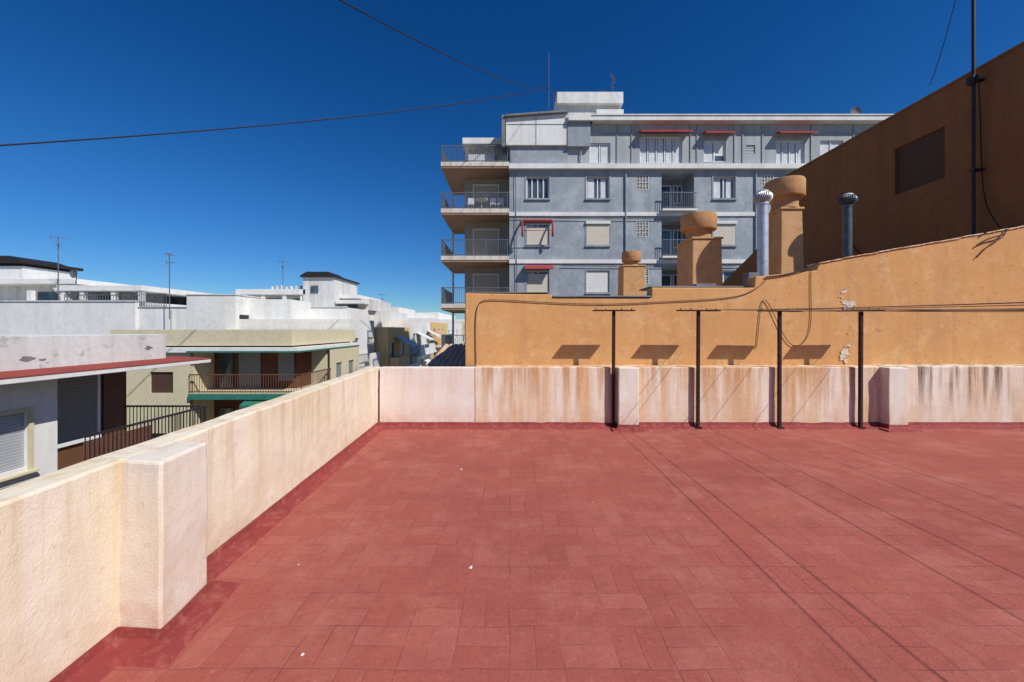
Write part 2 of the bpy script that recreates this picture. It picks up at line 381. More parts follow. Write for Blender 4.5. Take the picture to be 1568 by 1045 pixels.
for i in range(48):
    x=4.98+i*0.19
    z=2.575+(x-4.98)*0.178+random.uniform(-0.006,0.006)
    tp.prism([(x,6.33,z),(x+0.185,6.33,z+0.033),(x+0.185,6.33,z+0.050),(x,6.33,z+0.017)],(0,0.3,0))
tp.obj('sloping_coping',OWEATH,nb,0.004)
pl=M(); kk=0
for (cx,cz,n_,sp,rr_) in ((5.45,1.89,9,0.05,0.05),(5.36,2.14,4,0.03,0.026),(5.30,2.02,3,0.03,0.022),(5.42,1.26,5,0.03,0.024),(5.40,1.10,9,0.045,0.042),(5.5,1.42,2,0.05,0.014),(5.40,0.99,4,0.02,0.024)):
    for q in range(n_): kk+=1; blob(pl,cx+random.uniform(-sp,sp)*1.5,6.3488-0.00025*kk,cz+random.uniform(-sp,sp),rr_*random.uniform(0.5,1.3),17,0,'y',0.35,1.25,random.uniform(0.8,1.5))
pl.obj('peeled_patches',PEEL,nb)
tr_=root('tiled_shed_roof',(-1.0,7.5,0.9)); mm=M()
for i in range(7):
    mm.cyl((-1.5+i*0.11,6.5,0.72),(-1.5+i*0.11,9.0,1.12),0.06,seg=8)
mm.obj('roof_tiles',stucco('old_roof_tile',(0.72,0.48,0.34),(0.52,0.36,0.27),6,0.4,0.01,40),tr_)
M().wb(-1.56,-0.78,6.5,9,-3,0.7).obj('shed_walls',OWALL,tr_)

# brown tall wall
bb=root('brown_stair_building',(11,10,3))
XB=9.2
FB=Fr((XB,0,0),(0,1,0),(-1,0,0))
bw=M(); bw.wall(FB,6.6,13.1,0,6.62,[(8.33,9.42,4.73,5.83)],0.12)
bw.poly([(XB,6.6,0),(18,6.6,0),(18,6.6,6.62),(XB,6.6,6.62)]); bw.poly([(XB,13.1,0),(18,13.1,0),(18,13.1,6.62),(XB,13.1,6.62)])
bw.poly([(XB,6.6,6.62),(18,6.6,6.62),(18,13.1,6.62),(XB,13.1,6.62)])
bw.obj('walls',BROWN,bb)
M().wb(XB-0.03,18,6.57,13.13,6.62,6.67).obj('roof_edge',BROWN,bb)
M().box(FB,8.33,9.42,4.73,5.83,-0.10,-0.06).obj('louvred_window',LOUV,bb)
M().prism([(XB,13.1,0),(XB,17.2,0),(XB,17.2,3.5),(XB,13.1,5.2)],(6,0,0)).obj('rear_wing',BROWN,bb)
mp=root('mast_pole',(9.0,7.65,5))
M().cyl((9.02,7.66,3.0),(9.02,7.66,9.6),0.028).obj('pole',DIRON,mp,smooth=True)
k=M(); [k.wb(8.98,9.22,7.62,7.70,z,z+0.04) for z in (4.6,6.35)]; k.wb(8.95,9.05,7.6,7.72,6.3,6.45); k.obj('wall_brackets',DIRON,mp)
curve('mast_cable',catenary((9.0,7.66,9.4),(8.9,8.35,6.7),0.25,20),0.007,CABLE)
curve('mast_cable',[(9.05,7.6,6.3),(9.1,7.6,5.5),(9.12,7.63,4.5),(9.1,7.5,3.6),(8.9,7.0,3.2),(7.6,6.3,3.06)],0.010,CABLE)
curve('hanging_cable',[(7.98,6.33,3.12),(7.95,6.30,3.02),(7.72,6.30,3.0),(7.58,6.31,2.92),(7.50,6.32,2.86)],0.011,CABLE)
curve('hanging_cable',[(7.98,6.32,3.12),(7.92,6.30,2.98),(7.75,6.31,2.92),(7.62,6.32,2.80),(7.50,6.33,2.66)],0.008,CABLE)
curve('wall_cable',[(-0.58,6.335,0.95),(-0.60,6.335,1.6),(-0.58,6.335,1.95),(-0.4,6.335,2.0),(0.6,6.335,1.93),(1.6,6.335,1.90),(2.4,6.335,1.95),(3.4,6.335,1.99),(3.9,6.335,2.07),(4.1,6.335,2.3)],0.006,BCABLE)
curve('wall_cable',[(4.84,6.335,2.52),(4.82,6.335,2.2),(4.86,6.335,1.7),(4.78,6.335,1.3),(4.5,6.33,1.15),(4.25,6.325,1.7),(4.02,6.335,2.2),(4.0,6.335,1.6),(3.95,6.335,1.2)],0.005,BCABLE)
curve('wall_cable',[(4.1,6.33,2.35),(4.5,6.33,2.38),(4.9,6.33,2.5),(4.95,6.33,2.6)],0.010,CABLE)
curve('brown_wall_cable',[(9.17,10.9,5.3),(9.17,10.7,4.6),(9.17,10.8,4.0),(9.17,10.3,3.4),(9.17,9.8,3.0)],0.012,CABLE)

# ------------------------------------------------------------ chimneys and vents
def chimney(x0,x1,y0,y1,z0,zb,zn,zt,r,tap=0.04):
    e=root('rooftop_chimney',((x0+x1)/2,(y0+y1)/2,(z0+zt)/2)); cx,cy=(x0+x1)/2,(y0+y1)/2
    m=M(); v=[(x0-tap,y0-tap,z0),(x1+tap,y0-tap,z0),(x1+tap,y1+tap,z0),(x0-tap,y1+tap,z0)]; vt=[(x0,y0,zb),(x1,y0,zb),(x1,y1,zb),(x0,y1,zb)]
    m.v=[Vector(p) for p in v+vt]; m.f=[[0,1,2,3],[4,5,6,7],[0,1,5,4],[1,2,6,5],[2,3,7,6],[3,0,4,7]]
    o=m.obj('shaft',OCHRE,e,0.02)
    M().wb(x0-0.03,x1+0.03,y0-0.03,y1+0.03,zb+0.001,zb+0.05).obj('shaft_top',OCHRE,e,0.015)
    h=zt-zn
    M().lathe(cx,cy,[(r*0.72,zb+0.05),(r*0.66,zb+0.05+(zn-zb)*0.30),(r*0.72,zn-0.02),(r*0.72,zn+0.005)]).obj('neck',TERRA,e,smooth=True)
    M().lathe(cx,cy,[(r*0.97,zn),(r,zn+0.02),(r,zt-0.03),(r*0.97,zt),(r*0.82,zt+0.001),(r*0.80,zt-h*0.3)]).obj('cap_drum',TERRA,e,smooth=True)
    return e
chimney(5.5,5.93,8.0,8.43,1.9,3.95,4.24,4.60,0.36)
chimney(4.15,4.82,9.0,9.85,1.9,3.58,3.87,4.24,0.40,0.02)
chimney(3.98,4.76,14.0,14.7,1.9,3.76,3.98,4.33,0.34,0.02)
def vent(x,y,z0,z1,r,rb,mat,ballm):
    e=root('chimney_flue_pipe',(x,y,(z0+z1)/2))
    M().lathe(x,y,[(r,z0),(r,z0+0.9),(r*1.05,z0+0.9),(r*1.05,z0+0.93),(r,z0+0.93),(r,z1),(r*1.12,z1),(r*1.12,z1+0.04),(r*0.9,z1+0.05)]).obj('pipe',mat,e,smooth=True)
    m=M(); n=26; zc=z1+0.04+rb*0.7
    for k in range(n):
        a=2*math.pi*k/n; pts=[]
        for j in range(7):
            th=-1.0+2.0*j/6; pts.append((x+rb*math.cos(th)*math.cos(a+0.25*th),y+rb*math.cos(th)*math.sin(a+0.25*th),zc+rb*0.8*math.sin(th)))
        for p,q in zip(pts,pts[1:]): m.cyl(p,q,0.009,seg=4)
    m.obj('turbine_fins',ballm,e)
    M().lathe(x,y,[(rb*0.9*math.cos(th),zc+rb*0.72*math.sin(th)) for th in [(-1.4+2.8*i/8) for i in range(9)]]).obj('turbine_core',DKPIPE,e,smooth=True)
    M().lathe(x,y,[(rb*0.72,zc+rb*0.60),(rb*0.6,zc+rb*0.78),(rb*0.3,zc+rb*0.90),(0.01,zc+rb*0.94)]).obj('turbine_top',GALV,e,smooth=True)
vent(4.8,7.5,1.9,3.88,0.095,0.155,GALV,GALV)
vent(6.42,7.5,1.9,3.84,0.075,0.14,DKPIPE,DKPIPE)
M().wb(4.35,4.55,7.2,7.4,1.9,2.55).obj('vent_box',DGREY,None,0.01)

# ------------------------------------------------------------ clothesline posts and wires
for x in (1.54,2.82,4.05,5.28):
    e=root('clothesline_post',(x,5.93,0.9)); dz=random.uniform(-0.006,0.006); tl=random.uniform(-0.012,0.012)
    m=M(); m.prism([(x-0.022+tl,5.908,0.0),(x+0.022+tl,5.908,0.0),(x+0.022+tl,5.952,0.0),(x-0.022+tl,5.952,0.0)],(-tl,0,1.775+dz)); m.obj('upright',RUST,e,0.004)
    m=M(); m.wb(x-0.05+tl,x+0.05+tl,5.88,5.98,0.018,0.03); m.obj('base_plate',RUST,e)
    M().prism([(x-0.31,5.86,1.777+dz),(x-0.31,6.0,1.777+dz),(x-0.31,6.0,1.794+dz),(x-0.31,5.86,1.794+dz)],(0.62,0,random.uniform(-0.01,0.01))).obj('cross_plate',RUST,e,0.003)
    m=M()
    for dx in (-0.27,-0.12,0.12,0.27): m.cyl((x+dx,5.93,1.794),(x+dx,5.93,1.825),0.006,seg=6)
    m.obj('wire_pegs',RUST,e)
for (xa,xb,sg) in ((2.94,2.55,0.2),(3.10,3.0,0.25),(3.93,3.85,0.18),(4.32,4.3,0.26),(5.01,4.9,0.2),(5.55,5.5,0.24)):
    curve('clothesline_wire',catenary((xa,5.9,1.80),(xb,-9,1.80),sg,40),0.0034,WIRE)

# ------------------------------------------------------------ apartment block
ap=root('apartment_building',(10,28,5)); Y=24.0
FA=Fr((0,Y,0),(1,0,0),(0,-1,0))
LV=[11.42,8.56,5.66,2.72,-0.2,-3.1,-6.0,-8.9]
holes=[];gl=M();fr=M();sw=M();scr=M();latt=M();dk=M();awn=M();curt=M();sill=M()
def win(m_gl,f,u0,u1,v0,v1,dep=-0.16,mull=1,frm=None,tk=0.07):
    frm=fr if frm is None else frm
    m_gl.box(f,u0,u1,v0,v1,dep-0.02,dep)
    frm.box(f,u0,u1,v1-tk,v1,dep+0.001,dep+0.05); frm.box(f,u0,u1,v0,v0+tk,dep+0.001,dep+0.05)
    frm.box(f,u0,u0+tk,v0+tk,v1-tk,dep+0.001,dep+0.05); frm.box(f,u1-tk,u1,v0+tk,v1-tk,dep+0.001,dep+0.05)
    for i in range(mull):
        c_=u0+(u1-u0)*(i+1)/(mull+1); frm.box(f,c_-tk/2,c_+tk/2,v0+tk,v1-tk,dep+0.001,dep+0.05)
for r,zl in enumerate(LV):
    top=zl-0.55; bot=zl-1.9
    cols=[(0.88,2.28),(4.56,5.96),(12.32,13.68),(17.2,18.5),(20.5,21.8)]
    for ci,(a,b_) in enumerate(cols):
        holes.append((a,b_,bot,top))
        if r==0: kind='glass' if ci in (0,1,2) else 'shut'
        elif r==1: kind={0:'half',1:'cream',2:'cream'}.get(ci,'glass')
        else: kind={0:'half',1:'white',2:'glass'}.get(ci,'cream') if r%2==0 else {0:'cream',1:'white'}.get(ci,'glass')
        if kind in('glass','half'):
            win(gl,FA,a,b_,bot,top,-0.16,3 if (r==0 and ci==0) else 1)
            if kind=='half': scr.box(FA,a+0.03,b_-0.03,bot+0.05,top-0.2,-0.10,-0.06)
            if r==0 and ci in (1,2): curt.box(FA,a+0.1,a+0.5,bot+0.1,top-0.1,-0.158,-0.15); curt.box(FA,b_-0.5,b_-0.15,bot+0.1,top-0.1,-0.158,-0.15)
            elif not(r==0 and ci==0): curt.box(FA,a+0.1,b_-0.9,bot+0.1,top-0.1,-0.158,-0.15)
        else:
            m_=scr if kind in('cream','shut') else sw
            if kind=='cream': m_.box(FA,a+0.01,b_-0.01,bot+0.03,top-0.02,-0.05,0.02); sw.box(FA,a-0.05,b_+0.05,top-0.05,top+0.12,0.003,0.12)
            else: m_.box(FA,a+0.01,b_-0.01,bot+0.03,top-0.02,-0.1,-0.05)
        sill.box(FA,a-0.08,b_+0.08,bot-0.09,bot-0.002,0.003,0.10)
        sill.box(FA,a-0.07,a-0.002,bot,top,0.003,0.03); sill.box(FA,b_+0.002,b_+0.07,bot,top,0.003,0.03); sill.box(FA,a-0.07,b_+0.07,top+0.002,top+0.07,0.003,0.03)
    for (a,b_) in ((7.64,8.36),(15.28,16.0)):
        z0_,z1_=zl-1.36,zl-0.48
        holes.append((a,b_,z0_,z1_))
        dk.box(FA,a,b_,z0_,z1_,-0.2,-0.14)
        w_=(b_-a)/4; h_=(z1_-z0_)/4
        for i in range(4):
            for j in range(4):
                ux=a+i*w_; vz=z0_+j*h_
                if (i+j)%2==0: latt.box(FA,ux,ux+w_,vz+h_*0.4,vz+h_*0.6,-0.1,-0.02)
                else: latt.box(FA,ux+w_*0.4,ux+w_*0.6,vz,vz+h_,-0.1,-0.02)
        for i in range(5): latt.box(FA,a+(b_-a)*i/4-0.022,a+(b_-a)*i/4+0.022,z0_-0.03,z1_+0.03,-0.11,0.015); 
        for i in range(5): latt.box(FA,a-0.03,b_+0.03,z0_+(z1_-z0_)*i/4-0.02,z0_+(z1_-z0_)*i/4+0.02,-0.112,0.012)
    holes.append((9.16,11.16,zl-2.6,zl-0.35))
bal=M();brail=M();bwall=M()
for zl in LV:
    bwall.box(FA,9.16,11.16,zl-2.6,zl-0.35,-1.5,-1.4)
    win(gl,FA,9.4,10.3,zl-2.55,zl-0.6,-1.36,0); win(gl,FA,10.4,11.0,zl-1.8,zl-0.6,-1.36,1)
    bal.box(FA,9.1,11.22,zl-2.72,zl-2.601,0.003,0.35)
    brail.rail(FA,9.12,11.2,zl-2.6,1.0,0.30,0.13,0.022)
m=M(); m.wall(FA,-0.16,26,-14,11.42,holes,1.4)
m.obj('facade_wall',BGREY,ap)
bd=M(); bd.poly([(-0.16,24,-14),(-0.16,25.7,-14),(-0.16,25.7,14.1),(-0.16,24,14.1)]); bd.wb(-3.1,26,25.7,29.4,-14,11.3); bd.obj('body',BGREY,ap)
ah=[(4.76,6.04,11.72,12.95),(7.84,10.44,11.72,13.35),(11.76,13.12,11.8,13.1),(14.36,14.92,12.3,12.82),(16.2,17.95,11.65,13.1),(18.9,20.3,11.8,13.1)]
FT=Fr((0,Y+0.03,0),(1,0,0),(0,-1,0))
M().wall(FT,-0.16,26,11.42,14.1,ah,0.25).obj('attic_wall',AGREY,ap)
M().wb(-0.1,26,24.35,29.3,11.42,14.08).obj('attic_body',BROWNIN,ap)
for i,(a,b_,c_,d_) in enumerate(ah):
    if i==3:
        dk.box(FT,a,b_,c_,d_,-0.2,-0.1)
        for j in range(5): fr.box(FT,a,b_,c_+0.05+j*0.1,c_+0.09+j*0.1,-0.09,-0.05)
        continue
    win(gl,FT,a,b_,c_,d_,-0.14,{1:4,4:3}.get(i,1))
    n_={1:5,4:4}.get(i,2)
    for j in range(n_):
        q0=a+(b_-a)*j/n_; q1=a+(b_-a)*(j+1)/n_
        if i!=2 or j==0: curt.box(FT,q0+0.08,q1-0.08,c_+0.08,d_-0.08,-0.138,-0.13)
        else: sw.box(FT,q0+0.05,q1-0.05,c_+0.4,d_-0.08,-0.138,-0.12)
ribs=M()
for x in (6.4,7.3,10.9,11.3,13.6,14.1,15.3,18.3,20.9,22.5): ribs.box(FT,x,x+0.06,11.5,14.0,0.003,0.05)
ribs.box(FT,4.74,26,13.45,13.53,0.003,0.06)
ribs.obj('attic_ribs',BGREY,ap)
def awning(m,f,a,b_,z,out=0.6,drop=0.28):
    m.prism([f.p(a,z,0.01),f.p(a,z-drop,out),f.p(a,z-drop-0.12,out),f.p(a,z-drop-0.12,out-0.02),f.p(a,z-drop-0.02,out-0.03),f.p(a,z-0.03,0.01)],f.u*(b_-a))
awning(awn,FT,7.75,10.85,13.62,0.5,0.12); awning(awn,FT,11.65,13.45,13.55,0.5,0.12); awning(awn,FT,16.1,18.4,13.55,0.5,0.12)
def hood(m,x0,x1,zt,h,out):   # quarter-round canopy awning
    N=7; pr=[(-out*math.sin(i*math.pi/2/N),zt-h+h*math.cos(i*math.pi/2/N)) for i in range(N+1)]
    for (a,b_),(c_,d_) in zip(pr,pr[1:]): m.prism([(x0,24+a,b_),(x0,24+c_,d_),(x0,24+c_+0.02,d_-0.01),(x0,24+a+0.01,b_-0.02)],(x1-x0,0,0))
hood(awn,0.75,2.5,5.42,0.28,0.5)
awn.obj('red_awnings',REDAWN,ap)
hp=M()
for x in (0.62,2.44):   # folded awning: hoops and rolled fabric over the third-row window
    pr=[(x,24-0.6*math.sin(a_),7.3+0.85*math.cos(a_)) for a_ in [i*math.pi/2/8 for i in range(9)]]
    for p,q in zip(pr,pr[1:]): hp.cyl(p,q,0.06,seg=6)
    hp.cyl((x,23.4,7.3),(x,23.45,7.05),0.07,seg=6)
hp.cyl((0.62,23.9,8.14),(2.44,23.9,8.14),0.09,seg=8); hp.cyl((0.62,23.4,7.42),(2.44,23.4,7.42),0.02,seg=6)
hp.obj('folded_awning',REDAWN,ap)
roof=M(); roof.wb(3.4,26,23.55,29.5,14.1,14.38); roof.wb(4.8,26,23.5,24.2,14.38,14.44); roof.obj('roof_slab',WHITE,ap)
cor=M(); cor.box(FA,-0.2,26,11.26,11.56,0.002,0.28)
for z in LV[1:]: cor.box(FA,-0.18,26,z-0.12,z+0.12,0.002,0.07)
cor.obj('floor_bands',WHITE,ap,0.01)
M().prism([(-0.36,23.8,12.72),(3.34,23.8,12.72),(3.34,23.8,14.62),(-0.36,23.8,14.35)],(0,2.5,0)).obj('attic_white_box',WHITE,ap)
x_=M(); x_.prism([(-0.45,23.6,14.37),(3.40,23.6,14.64),(3.40,23.6,14.76),(-0.45,23.6,14.47)],(0,3,0)); x_.wb(-0.62,-0.4,23.7,26.4,12.6,14.5); x_.wb(1.45,1.48,23.78,23.8,12.75,14.4); x_.wb(-0.3,3.3,23.78,23.8,13.95,13.98); x_.obj('attic_roof_edge',DGREY,ap)
M().wb(3.36,4.75,23.75,24.5,12.62,14.09).obj('attic_grey_block',BGREY,ap,0.01)
M().wb(3.3,4.9,23.72,24.4,14.10,14.45).obj('attic_block_top',WHITE,ap,0.01)
M().wb(-0.1,3.4,23.97,24.0,11.6,12.7).obj('attic_left_panel',BGREY,ap)
FR=Fr((0,25.7,0),(1,0,0),(0,-1,0)); FS=Fr((-4.36,0,0),(0,1,0),(-1,0,0)); 
slab=M(); rl=M(); doors=M(); bwl=M(); redl=M()
for r,z in enumerate(LV):
    z1=z+0.36
    slab.wb(-4.36,-0.17,24.0,29,z+0.10,z1)
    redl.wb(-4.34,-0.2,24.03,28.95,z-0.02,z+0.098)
    rl.rail(FA,-4.34,-0.2,z1,1.02,-0.06,0.11,0.022)
    rl.rail(FS,24.06,29,z1,1.02,-0.06,0.14,0.022)
    for xx in (-4.3,-2.9,-1.6,-0.3): rl.box(FA,xx,xx+0.05,z1,z1+1.05,-0.09,-0.03)
    zt=z-0.03
    zf=(LV[r+1]+0.37) if r<len(LV)-1 else -11
    doors.box(FR,-2.5,-0.9,zf+0.02,zf+2.0,0.02,0.06); fr.box(FR,-2.56,-2.5,zf,zf+2.06,0.02,0.09); fr.box(FR,-0.9,-0.84,zf,zf+2.06,0.02,0.09); fr.box(FR,-2.56,-0.84,zf+2.0,zf+2.06,0.021,0.091)
    bwl.box(FR,-4.3,-4.18,zf,zt,-2.6,-2.4)
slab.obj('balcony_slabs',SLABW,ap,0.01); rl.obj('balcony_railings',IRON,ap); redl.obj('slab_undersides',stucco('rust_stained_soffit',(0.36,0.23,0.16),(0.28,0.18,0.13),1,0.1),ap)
doors.obj('balcony_shutters',slatted('tan_shutter',(0.42,0.36,0.28),0.11),ap); bwl.obj('side_columns',SLABW,ap)
M().wb(-3.1,-0.17,25.68,25.7,-14,11.4).obj('balcony_back_wall',stucco('balcony_wall_paint',(0.36,0.32,0.26),(0.31,0.28,0.23),0.8,0.1),ap)
ph=M(); ph.wb(-3.2,-0.65,25.2,28.5,13.45,13.85); ph.obj('penthouse_roof',WHITE,ap,0.02)
ph=M(); ph.wb(-2.9,-0.5,26.0,28.4,11.8,13.45); ph.wb(-0.62,-0.3,25.0,26.2,11.8,13.6); ph.obj('penthouse_wall',WHITE2,ap)
M().wb(-2.6,-1.0,25.9,25.98,11.85,12.9).obj('penthouse_glazing',GLASS,ap)
ff=M(); ff.wb(-2.75,-1.1,24.6,24.75,11.82,12.5); ff.obj('balcony_screen',CURT,ap)
tbl=M(); tbl.lathe(-1.9,24.6,[(0.4,9.62),(0.4,9.66)]); tbl.cyl((-1.9,24.6,8.93),(-1.9,24.6,9.62),0.03)
for cx_ in (-2.6,-1.2,-0.7): 
    tbl.wb(cx_-0.2,cx_+0.2,24.5,24.9,9.35,9.39); tbl.wb(cx_-0.2,cx_+0.2,24.88,24.92,9.39,9.85)
    for dx in (-0.18,0.15):
        for dy in (24.52,24.87): tbl.wb(cx_+dx,cx_+dx+0.03,dy,dy+0.03,8.92,9.35)
tbl.obj('balcony_table_and_chairs',ALU,ap)
gl.obj('window_glass',GLASS,ap); fr.obj('window_frames',ALU,ap); sw.obj('white_shutters',SHW,ap); scr.obj('cream_shutters',SHC,ap)
latt.obj('vent_lattices',LATT,ap); dk.obj('lattice_voids',DARK,ap); curt.obj('curtains',CURT,ap); sill.obj('window_surrounds',BGREY,ap)
bal.obj('recess_balcony_slabs',WHITE,ap); brail.obj('recess_balcony_rails',IRON,ap); bwall.obj('recess_back_walls',BGREY,ap)
dp=M()
for x in (6.95,14.9): dp.cyl((x,23.93,-14),(x,23.93,11.2),0.045,seg=8)
dp.cyl((4.2,23.93,11.6),(4.2,23.93,13.9),0.04,seg=8)
dp.obj('drainpipes',BGREY,ap)
ac=M(); ac.wb(6.0,6.15,23.85,23.99,11.45,11.65); ac.obj('small_boxes',ALU,ap)
for (xa,xb,za,zb_) in ((0,12,8.35,8.3),(3,16,5.4,5.45),(0.2,0.3,11.1,3.0)): curve('facade_cable',catenary((xa,23.9,za),(xb,23.9,zb_),0.06,16),0.018,BCABLE,ap)
tw=M(); tw.wb(3.0,7.2,26,29,14.4,16.35); tw.obj('roof_tower',WHITE2,ap); 
tw=M(); tw.wb(2.95,7.3,25.7,29.2,16.35,17.1); tw.wb(5.5,7.3,25.6,26.0,14.9,15.9); tw.obj('roof_tower_slab',WHITE,ap,0.02)
def antenna(x,y,z0,z1,kind='yagi',s=1.0,r=0.015,ang=0.9):
    e=root('rooftop_antenna',(x,y,(z0+z1)/2)); m=M(); m.cyl((x,y,z0),(x,y,z1),r,seg=6)
    D=Vector((math.cos(ang),math.sin(ang),0.06)); Pn=Vector((-math.sin(ang),math.cos(ang),0))
    if kind=='yagi':
        zz=z1-0.12*s
        for q,(L,n_) in enumerate(((0.9,9),(0.45,4))):
            c0=Vector((x,y,zz)); m.cyl(c0-D*L*0.4*s,c0+D*L*0.6*s,r*0.6,seg=5)
            for i in range(n_):
                c1=c0+D*s*L*(-0.38+i/(n_-1)*0.95); hw=(0.16-0.008*i)*s
                m.cyl(c1-Pn*hw,c1+Pn*hw,r*0.4,seg=4)
            m.cyl(c0-D*L*0.4*s+Vector((0,0,-0.14*s)),c0-D*L*0.4*s+Vector((0,0,0.14*s)),r*0.4,seg=4)
            zz-=0.5*s; D=Vector((D.y,-D.x,D.z)); Pn=Vector((-D.y,D.x,0))
        m.cyl((x-0.12*s,y,z1-0.9*s),(x+0.12*s,y,z1-0.9*s),r*0.5,seg=4)
    elif kind=='dish':
        zz=z1-0.4*s; i0=len(m.v)
        N=14
        for (rr,dd) in ((0.02,0),(0.2,0.02),(0.38,0.09),(0.42,0.12)):
            for k in range(N):
                a=2*math.pi*k/N; m.v.append(Vector((x+rr*s*math.cos(a)*0.9,y-0.1-dd*s,zz+rr*s*math.sin(a))))
        for j in range(3):
            for k in range(N): m.f.append([i0+j*N+k,i0+j*N+(k+1)%N,i0+(j+1)*N+(k+1)%N,i0+(j+1)*N+k])
        m.cyl((x,y-0.1,zz),(x+0.1,y-0.55*s,zz+0.05),0.012,seg=5)
    m.obj('mast_and_elements',IRON,e)
antenna(2.35,25,14.4,19.2,'none',1,0.022); antenna(6.8,26.5,17.1,18.7,'yagi',0.9,0.022); antenna(22.2,25.5,14.3,15.9,'dish',1.0,0.03); antenna(2.7,25.2,14.4,16.8,'yagi',0.7,0.018)
antenna(6.3,27,17.1,17.9,'dish',0.6)
curve('overhead_cable',catenary((2.35,25,16.9),(-17.5,6.2,3.9),0.55,50),0.022,CABLE)
curve('overhead_cable',catenary((2.35,25,16.9),(-3.55,3.2,5.4),0.55,60),0.013,CABLE)

# ------------------------------------------------------------ left street side: L1 white house
l1=root('white_canopy_house',(-12,8,-2)); F1=Fr((-10,0,0),(0,1,0),(1,0,0))
M().wall(F1,1,8.62,-14,0.5,[(6.9,8.08,-1.33,-0.19),(6.9,8.08,-4.4,-3.2)],0.12).obj('street_wall',WHITE,l1)
s=M(); s.box(F1,6.9,8.08,-1.33,-0.19,-0.10,-0.06); s.obj('window_shutter',SHN,l1)
s=M(); s.box(F1,6.82,6.898,-1.41,-0.11,0.003,0.05); s.box(F1,8.082,8.16,-1.41,-0.11,0.003,0.05); s.box(F1,6.898,8.082,-0.188,-0.11,0.003,0.05); s.box(F1,6.8,8.2,-1.45,-1.41,0.003,0.12); s.obj('window_trim',BEIGE,l1)
s=M(); s.rail(F1,6.8,8.3,-2.1,0.55,0.25,0.09,0.02); s.obj('window_rail',BRAIL,l1)
M().wb(-14,-10.15,1,8.62,-14,0.49).wb(-14,-10.6,8.62,10.75,-1.85,0.49).obj('body',WHITE,l1)
M().wb(-10.6,-10.58,8.63,10.75,-1.84,0.49).obj('porch_wall',BROWNIN,l1)
F1b=Fr((-10.58,0,0),(0,1,0),(1,0,0))
s=M(); s.box(F1b,9.05,9.95,-1.15,0.42,0.003,0.03); s.obj('porch_shutter',SHG,l1)
s=M(); s.box(F1b,8.98,10.02,-1.25,-1.16,0.003,0.08); s.box(F1b,9.96,10.03,-1.16,0.45,0.003,0.05); s.obj('porch_window_frame',ALU,l1)
s=M(); s.box(F1b,10.12,10.65,-1.8,0.35,0.003,0.04); s.obj('porch_door',BRAIL,l1)
M().wb(-16,-10.02,1,11.35,0.665,1.37).obj('roof_parapet',WHITE2,l1,0.01)
M().wb(-16,-9.22,1,12.0,0.50,0.60).obj('canopy_slab',WHITE,l1,0.01)
M().prism([(-9.21,1,0.604),(-9.21,1,0.625),(-10.4,1,0.70),(-10.4,1,0.604)],(0,11,0)).obj('canopy_red_top',REDROOF,l1)
M().wb(-16,-9.9,8.62,12.1,-14,-2.0).obj('lower_storeys',WHITE,l1)
M().wb(-16,-9.4,8.62,12.15,-2.0,-1.86).obj('terrace_slab',SLABW,l1,0.01)
s=M(); F1r=Fr((-9.42,0,0),(0,1,0),(1,0,0)); s.rail(F1r,8.64,12.1,-1.86,1.02,0,0.10,0.016); s.rail(Fr((0,12.1,0),(1,0,0),(0,-1,0)),-15,-9.44,-1.86,1.02,0,0.11,0.016); s.obj('terrace_railing',DIRON,l1)
s=M(); s.box(F1r,8.66,10.3,-1.75,-1.0,-0.06,-0.03); s.obj('railing_screen',BRAIL,l1)
s=M()
for (y_,z_,r_) in ((8.1,0.9,0.10),(8.35,0.86,0.05),(10.8,1.0,0.09)):
    i0=[(-10.016,y_+r_*random.uniform(0.6,1.4)*math.cos(a_)*1.3,z_+r_*0.6*random.uniform(0.5,1.2)*math.sin(a_)) for a_ in [k*2*math.pi/13 for k in range(13)]]
    s.prism(i0,(0.003,0,0))
s.obj('damp_patches',DGREY,l1)
l2=root('beige_balcony_building',(-14,22,-2)); F2=Fr((0,18.5,0),(1,0,0),(0,-1,0)); F2s=Fr((-10,0,0),(0,1,0),(1,0,0))
ST=2.9
z_rows=[-1.5-ST*i for i in range(4)]
M().wall(F2,-19,-15.2,-14,0.4,[(-17.1,-16.0,zf,zf+1.0) for zf in z_rows],0.15).obj('front_wall',BEIGE,l2)
s=M(); [s.box(F2,-17.1,-16.0,zf,zf+1.0,-0.13,-0.08) for zf in z_rows]; s.obj('window_shutters',LOUV,l2)
M().wb(-19,-10.4,18.52,26,0.73,1.5).obj('roof_parapet',BEIGE,l2,0.01)
s=M(); s.wb(-19,-10,18.3,25.6,0.42,0.66); 
s.obj('roof_slab',WHITE,l2,0.01)
s=M(); s.wb(-15.2,-9.98,18.28,18.3,0.43,0.50); s.wb(-9.999,-9.97,18.3,25.6,0.43,0.50)
for zf in z_rows: s.wb(-15.2,-9.9,18.37,18.4,zf-0.28,zf-0.02); s.wb(-9.9,-9.87,18.4,21.5,zf-0.28,zf-0.02)
s.obj('green_fascia',GREEN,l2)
s=M(); s2=M(); rr=M(); gg=M(); ss=M()
for zf in z_rows:
    s.wb(-15.2,-9.9,18.4,21.6,zf-0.3,zf)
    s2.wb(-15.2,-11,20.0,21.5,zf,zf+2.4)
    rr.rail(F2,-15.2,-9.92,zf,0.9,0.05,0.12,0.018); rr.rail(Fr((-9.95,0,0),(0,1,0),(1,0,0)),18.45,21.5,zf,0.9,0,0.12,0.018)
    ss.wb(-13.9,-12.8,19.93,19.99,zf,zf+1.9); ss.wb(-11.9,-11.1,19.93,19.99,zf+0.4,zf+1.9); gg.wb(-14.9,-14.2,19.93,19.99,zf,zf+1.9)
